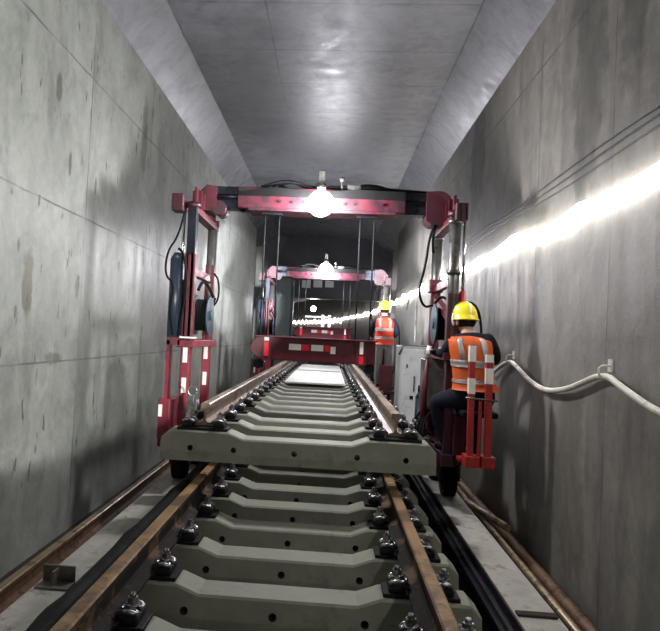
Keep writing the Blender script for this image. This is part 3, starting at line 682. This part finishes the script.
def person(base, J, label, hips_mat, vest_mat, fdir, face_dir):
    """J: dict of joints; one continuous skinned body, with helmet, hair and vest as parts"""
    t = thing('person', base, label, 'person')
    vs, es, rs = [], [], []
    def V(n, r, par=None):
        vs.append(tuple(J[n])); rs.append(r); i = len(vs) - 1
        if par is not None: es.append((par, i))
        return i
    pel = V('pelvis', (.155, .12)); bel = V('belly', (.145, .11), pel); ch = V('chest', (.165, .115), bel); nb = V('neckbase', (.09, .08), ch)
    nk = V('neck', .052, nb); hd0 = V('skull0', .078, nk); hd1 = V('skull', .092, hd0); hd2 = V('crown', .06, hd1)
    idx = {}
    for s in 'LR':
        sh = V('sh' + s, .068, ch); el = V('el' + s, .057, sh); wr = V('wr' + s, .036, el); idx['wr' + s] = wr
        hp_ = V('hip' + s, .105, pel); kn = V('kn' + s, .08, hp_); an = V('an' + s, .058, kn); hl = V('heel' + s, .045, an); to = V('toe' + s, .036, hl)
        hd = J['hand' + s]
        chain_hand(vs, es, rs, wr, J['wr' + s], hd[0], hd[1], hd[2])
    neck = Vector(J['neck']); belly = Vector(J['pelvis'])
    wl, wr_ = Vector(J['wrL']), Vector(J['wrR'])
    def assign(c):
        if (c - wl).length < .16 and (c - Vector(J['elL'])).length > (wl - Vector(J['elL'])).length + .0: return 1
        if (c - wr_).length < .16 and (c - Vector(J['elR'])).length > (wr_ - Vector(J['elR'])).length + .0: return 1
        if (c - Vector(J['skull'])).length < .17 and c.z > neck.z - .02: return 2
        if c.z < belly.z + .05 and min((c - Vector(J['an' + s])).length for s in 'LR') < .06 or c.z < min(J['heelL'][2], J['heelR'][2]) + .03: return 3
        if c.z < belly.z + .04: return 4
        return 0
    skin_body('body', vs, es, rs, t, [M['navy'], M['glove'], M['skin'], M['rubber'], hips_mat], assign)
    # head details
    H = Vector(J['skull']); F_ = Vector(face_dir).normalized(); Up = (Vector(J['crown']) - Vector(J['neck'])).normalized(); Sd = F_.cross(Up).normalized()
    m_ = MB()
    nose = [H + F_ * .085 - Up * .01, H + F_ * .108 - Up * .045, H + F_ * .09 - Up * .05]
    m_.tube(nose, [.008, .014, .008], 8); m_.tube([H + F_ * .088 - Up * .075 - Sd * .02, H + F_ * .094 - Up * .076, H + F_ * .088 - Up * .075 + Sd * .02], .006, 6)
    m_.build('face', M['skin'], t)
    e = MB()
    for s in (-1, 1): e.ball(tuple(H + F_ * .082 + Sd * .032 * s - Up * .012), .011, u=10, v=8)
    e.build('eyes', M['hair'], t)
    e = MB()
    for s in (-1, 1): e.ball(tuple(H + Sd * .088 * s - Up * .03 - F_ * .005), .03, .5, .8, 1.1, 10, 8)
    e.build('ears', M['skin'], t)
    hh = MB(); hh.ball(tuple(H - F_ * .012 - Up * .002), .098, .98, .98, .98, 20, 14)
    bmesh.ops.bisect_plane(hh.bm, geom=hh.bm.verts[:] + hh.bm.edges[:] + hh.bm.faces[:], plane_co=H + F_ * .03, plane_no=F_, clear_outer=True)
    hh.build('hair', M['hair'], t)
    # helmet: dome, brim, peak, ridge
    hm = MB(); c0 = H + Up * .03; rings = []
    for r, z in ((.130, -.040), (.132, -.032), (.121, -.022), (.121, .02), (.117, .06), (.105, .095), (.081, .124), (.047, .142), (.010, .149)):
        ex = 1.0
        ring = []
        for k in range(28):
            a = 2 * math.pi * k / 28; dx, dy = math.cos(a), math.sin(a)
            rr = r * (1.08 if False else 1.0) + (.035 * max(0, dx) ** 3 if z < 0 else 0)
            ring.append(tuple(c0 + F_ * (dx * rr * 1.1) + Sd * (dy * rr * .94) + Up * z))
        rings.append(ring)
    hm.loft(rings, True, True)
    ho = hm.build('hard_hat', M['yellow'], t)
    rg = MB(); rg.tube([c0 + F_ * (.115 * math.cos(a)) + Up * (.0 + .142 * math.sin(a)) for a in (math.pi * (.12 + .76 * i / 12) for i in range(13))], .012, 8); rg.build('ridge', M['yellow'], ho)
    ck = MB(); ck.tube([c0 + Sd * .112 + Up * .02, c0 + Sd * .125 - Up * .03 + F_ * .01, c0 + Sd * .105 - Up * .09 + F_ * .03], .010, 8, 1).tube([c0 - Sd * .112 + Up * .02, c0 - Sd * .125 - Up * .03 + F_ * .01, c0 - Sd * .105 - Up * .09 + F_ * .03], .010, 8, 1)
    ck.build('chin_straps', M['white'], ho)
    # vest: shell around the torso, bands and shoulder straps
    hipc, bc, cc, nc = Vector(J['pelvis']) - Vector((0, 0, .0)), Vector(J['belly']), Vector(J['chest']), Vector(J['neckbase'])
    Sx = (Vector(J['shR']) - Vector(J['shL'])); Sx.z = 0; Sx.normalize(); Sy = Vector((0, 0, 1)).cross(Sx).normalized()
    prof = [(0.0, .205, .165), (.12, .195, .158), (.28, .182, .15), (.45, .180, .148), (.62, .186, .150), (.78, .196, .150), (.90, .192, .138), (.97, .150, .112), (1.03, .085, .085)]
    hem = hipc + Vector((0, 0, J['hem']))
    path = [hem, bc, cc, nc]
    def at(u):
        seg = u * 3 if u < 1 else 2.9999 + (u - 1); i = min(2, int(seg)); f_ = seg - i; return path[i].lerp(path[i + 1], f_)
    vm = MB(); vm.loft([ell(at(u), Sx, Sy, a, b_, 24) for u, a, b_ in prof], False, True)
    bmesh.ops.solidify(vm.bm, geom=vm.bm.faces[:], thickness=.006)
    vo = vm.build('safety_vest', vest_mat, t)
    for (u0, u1) in ((.20, .29), (.47, .56)):
        bm2 = MB(); r0 = lambda u: [(a0 + (a1 - a0) * (u - p0) / (p1 - p0), b0 + (b1 - b0) * (u - p0) / (p1 - p0)) for (p0, a0, b0), (p1, a1, b1) in zip(prof, prof[1:]) if p0 <= u <= p1][0]
        bm2.loft([ell(at(u), Sx, Sy, r0(u)[0] + .007, r0(u)[1] + .007, 24) for u in (u0, (u0 + u1) / 2, u1)], False, True)
        bmesh.ops.solidify(bm2.bm, geom=bm2.bm.faces[:], thickness=.003)
        bm2.build('reflective_band', M['band'], vo)
    for s in (-1, 1):
        bm2 = MB(); pts_ = []
        for u in (.56, .66, .78, .88, .95):
            a, b_ = r0(u); th = math.radians(60); c_ = at(u)
            pts_.append(c_ + Sx * (s * (a + .008) * math.cos(th)) - Sy * ((b_ + .010) * math.sin(th)))
        w_ = Sx * .022
        bm2.loft([[tuple(p - w_), tuple(p + w_), tuple(p + w_ - Sy * .003), tuple(p - w_ - Sy * .003)] for p in pts_], True, True)
        bm2.build('reflective_strap', M['band'], vo)
    return t

J1 = dict(pelvis=(1.30, 5.85, 1.54), belly=(1.28, 5.86, 1.70), chest=(1.255, 5.88, 1.93), neckbase=(1.235, 5.91, 2.07), neck=(1.222, 5.935, 2.11), skull0=(1.212, 5.96, 2.155), skull=(1.205, 5.975, 2.215), crown=(1.20, 5.985, 2.275),
          shL=(1.09, 5.90, 2.02), elL=(1.045, 6.0, 1.90), wrL=(.985, 6.12, 1.905), handL=((-.25, -.25, .05), (-.1, .2, 1), (-.4, .9, .1)),
          shR=(1.415, 5.88, 2.04), elR=(1.52, 6.05, 1.85), wrR=(1.36, 6.23, 1.88), handR=((-.8, .5, .1), (0, 0, 1), (.4, .8, .2)),
          hipL=(1.20, 5.87, 1.51), knL=(.97, 6.02, 1.47), anL=(1.08, 6.02, 1.12), heelL=(1.10, 5.98, 1.06), toeL=(1.02, 6.13, 1.05),
          hipR=(1.38, 5.87, 1.51), knR=(1.22, 6.27, 1.50), anR=(1.28, 6.12, 1.12), heelR=(1.28, 6.08, 1.06), toeR=(1.22, 6.25, 1.05), hem=.05)
person((1.30, 5.85, 1.0), J1, 'seated worker in yellow helmet and orange vest gripping a lever on the near gantry', M['navy'], M['vest'], None, (-.45, .9, -.05))
px, py, pz = 1.08, 13.12, 1.0
J2 = dict(pelvis=(px + .0, py, pz + .92), belly=(px, py, pz + 1.08), chest=(px, py, pz + 1.30), neckbase=(px - .01, py + .02, pz + 1.44), neck=(px - .01, py + .03, pz + 1.49), skull0=(px - .01, py + .04, pz + 1.55), skull=(px - .01, py + .045, pz + 1.61), crown=(px - .01, py + .05, pz + 1.67),
          shL=(px - .19, py + .01, pz + 1.39), elL=(px - .26, py + .12, pz + 1.13), wrL=(px - .22, py + .32, pz + 1.05), handL=((0, 1, 0), (0, 0, 1), (1, 0, 0)),
          shR=(px + .19, py + .01, pz + 1.39), elR=(px + .26, py + .12, pz + 1.13), wrR=(px + .20, py + .32, pz + 1.05), handR=((0, 1, 0), (0, 0, 1), (-1, 0, 0)),
          hipL=(px - .09, py, pz + .87), knL=(px - .10, py + .02, pz + .48), anL=(px - .10, py, pz + .09), heelL=(px - .10, py - .03, pz + .05), toeL=(px - .10, py + .13, pz + .04),
          hipR=(px + .09, py, pz + .87), knR=(px + .10, py + .03, pz + .48), anR=(px + .10, py, pz + .09), heelR=(px + .10, py - .03, pz + .05), toeR=(px + .10, py + .13, pz + .04), hem=-.02)
person((px, py, pz), J2, 'distant worker in yellow helmet and orange vest standing on the far gantry', M['greycloth'], M['vestred'], None, (-.1, 1, 0))
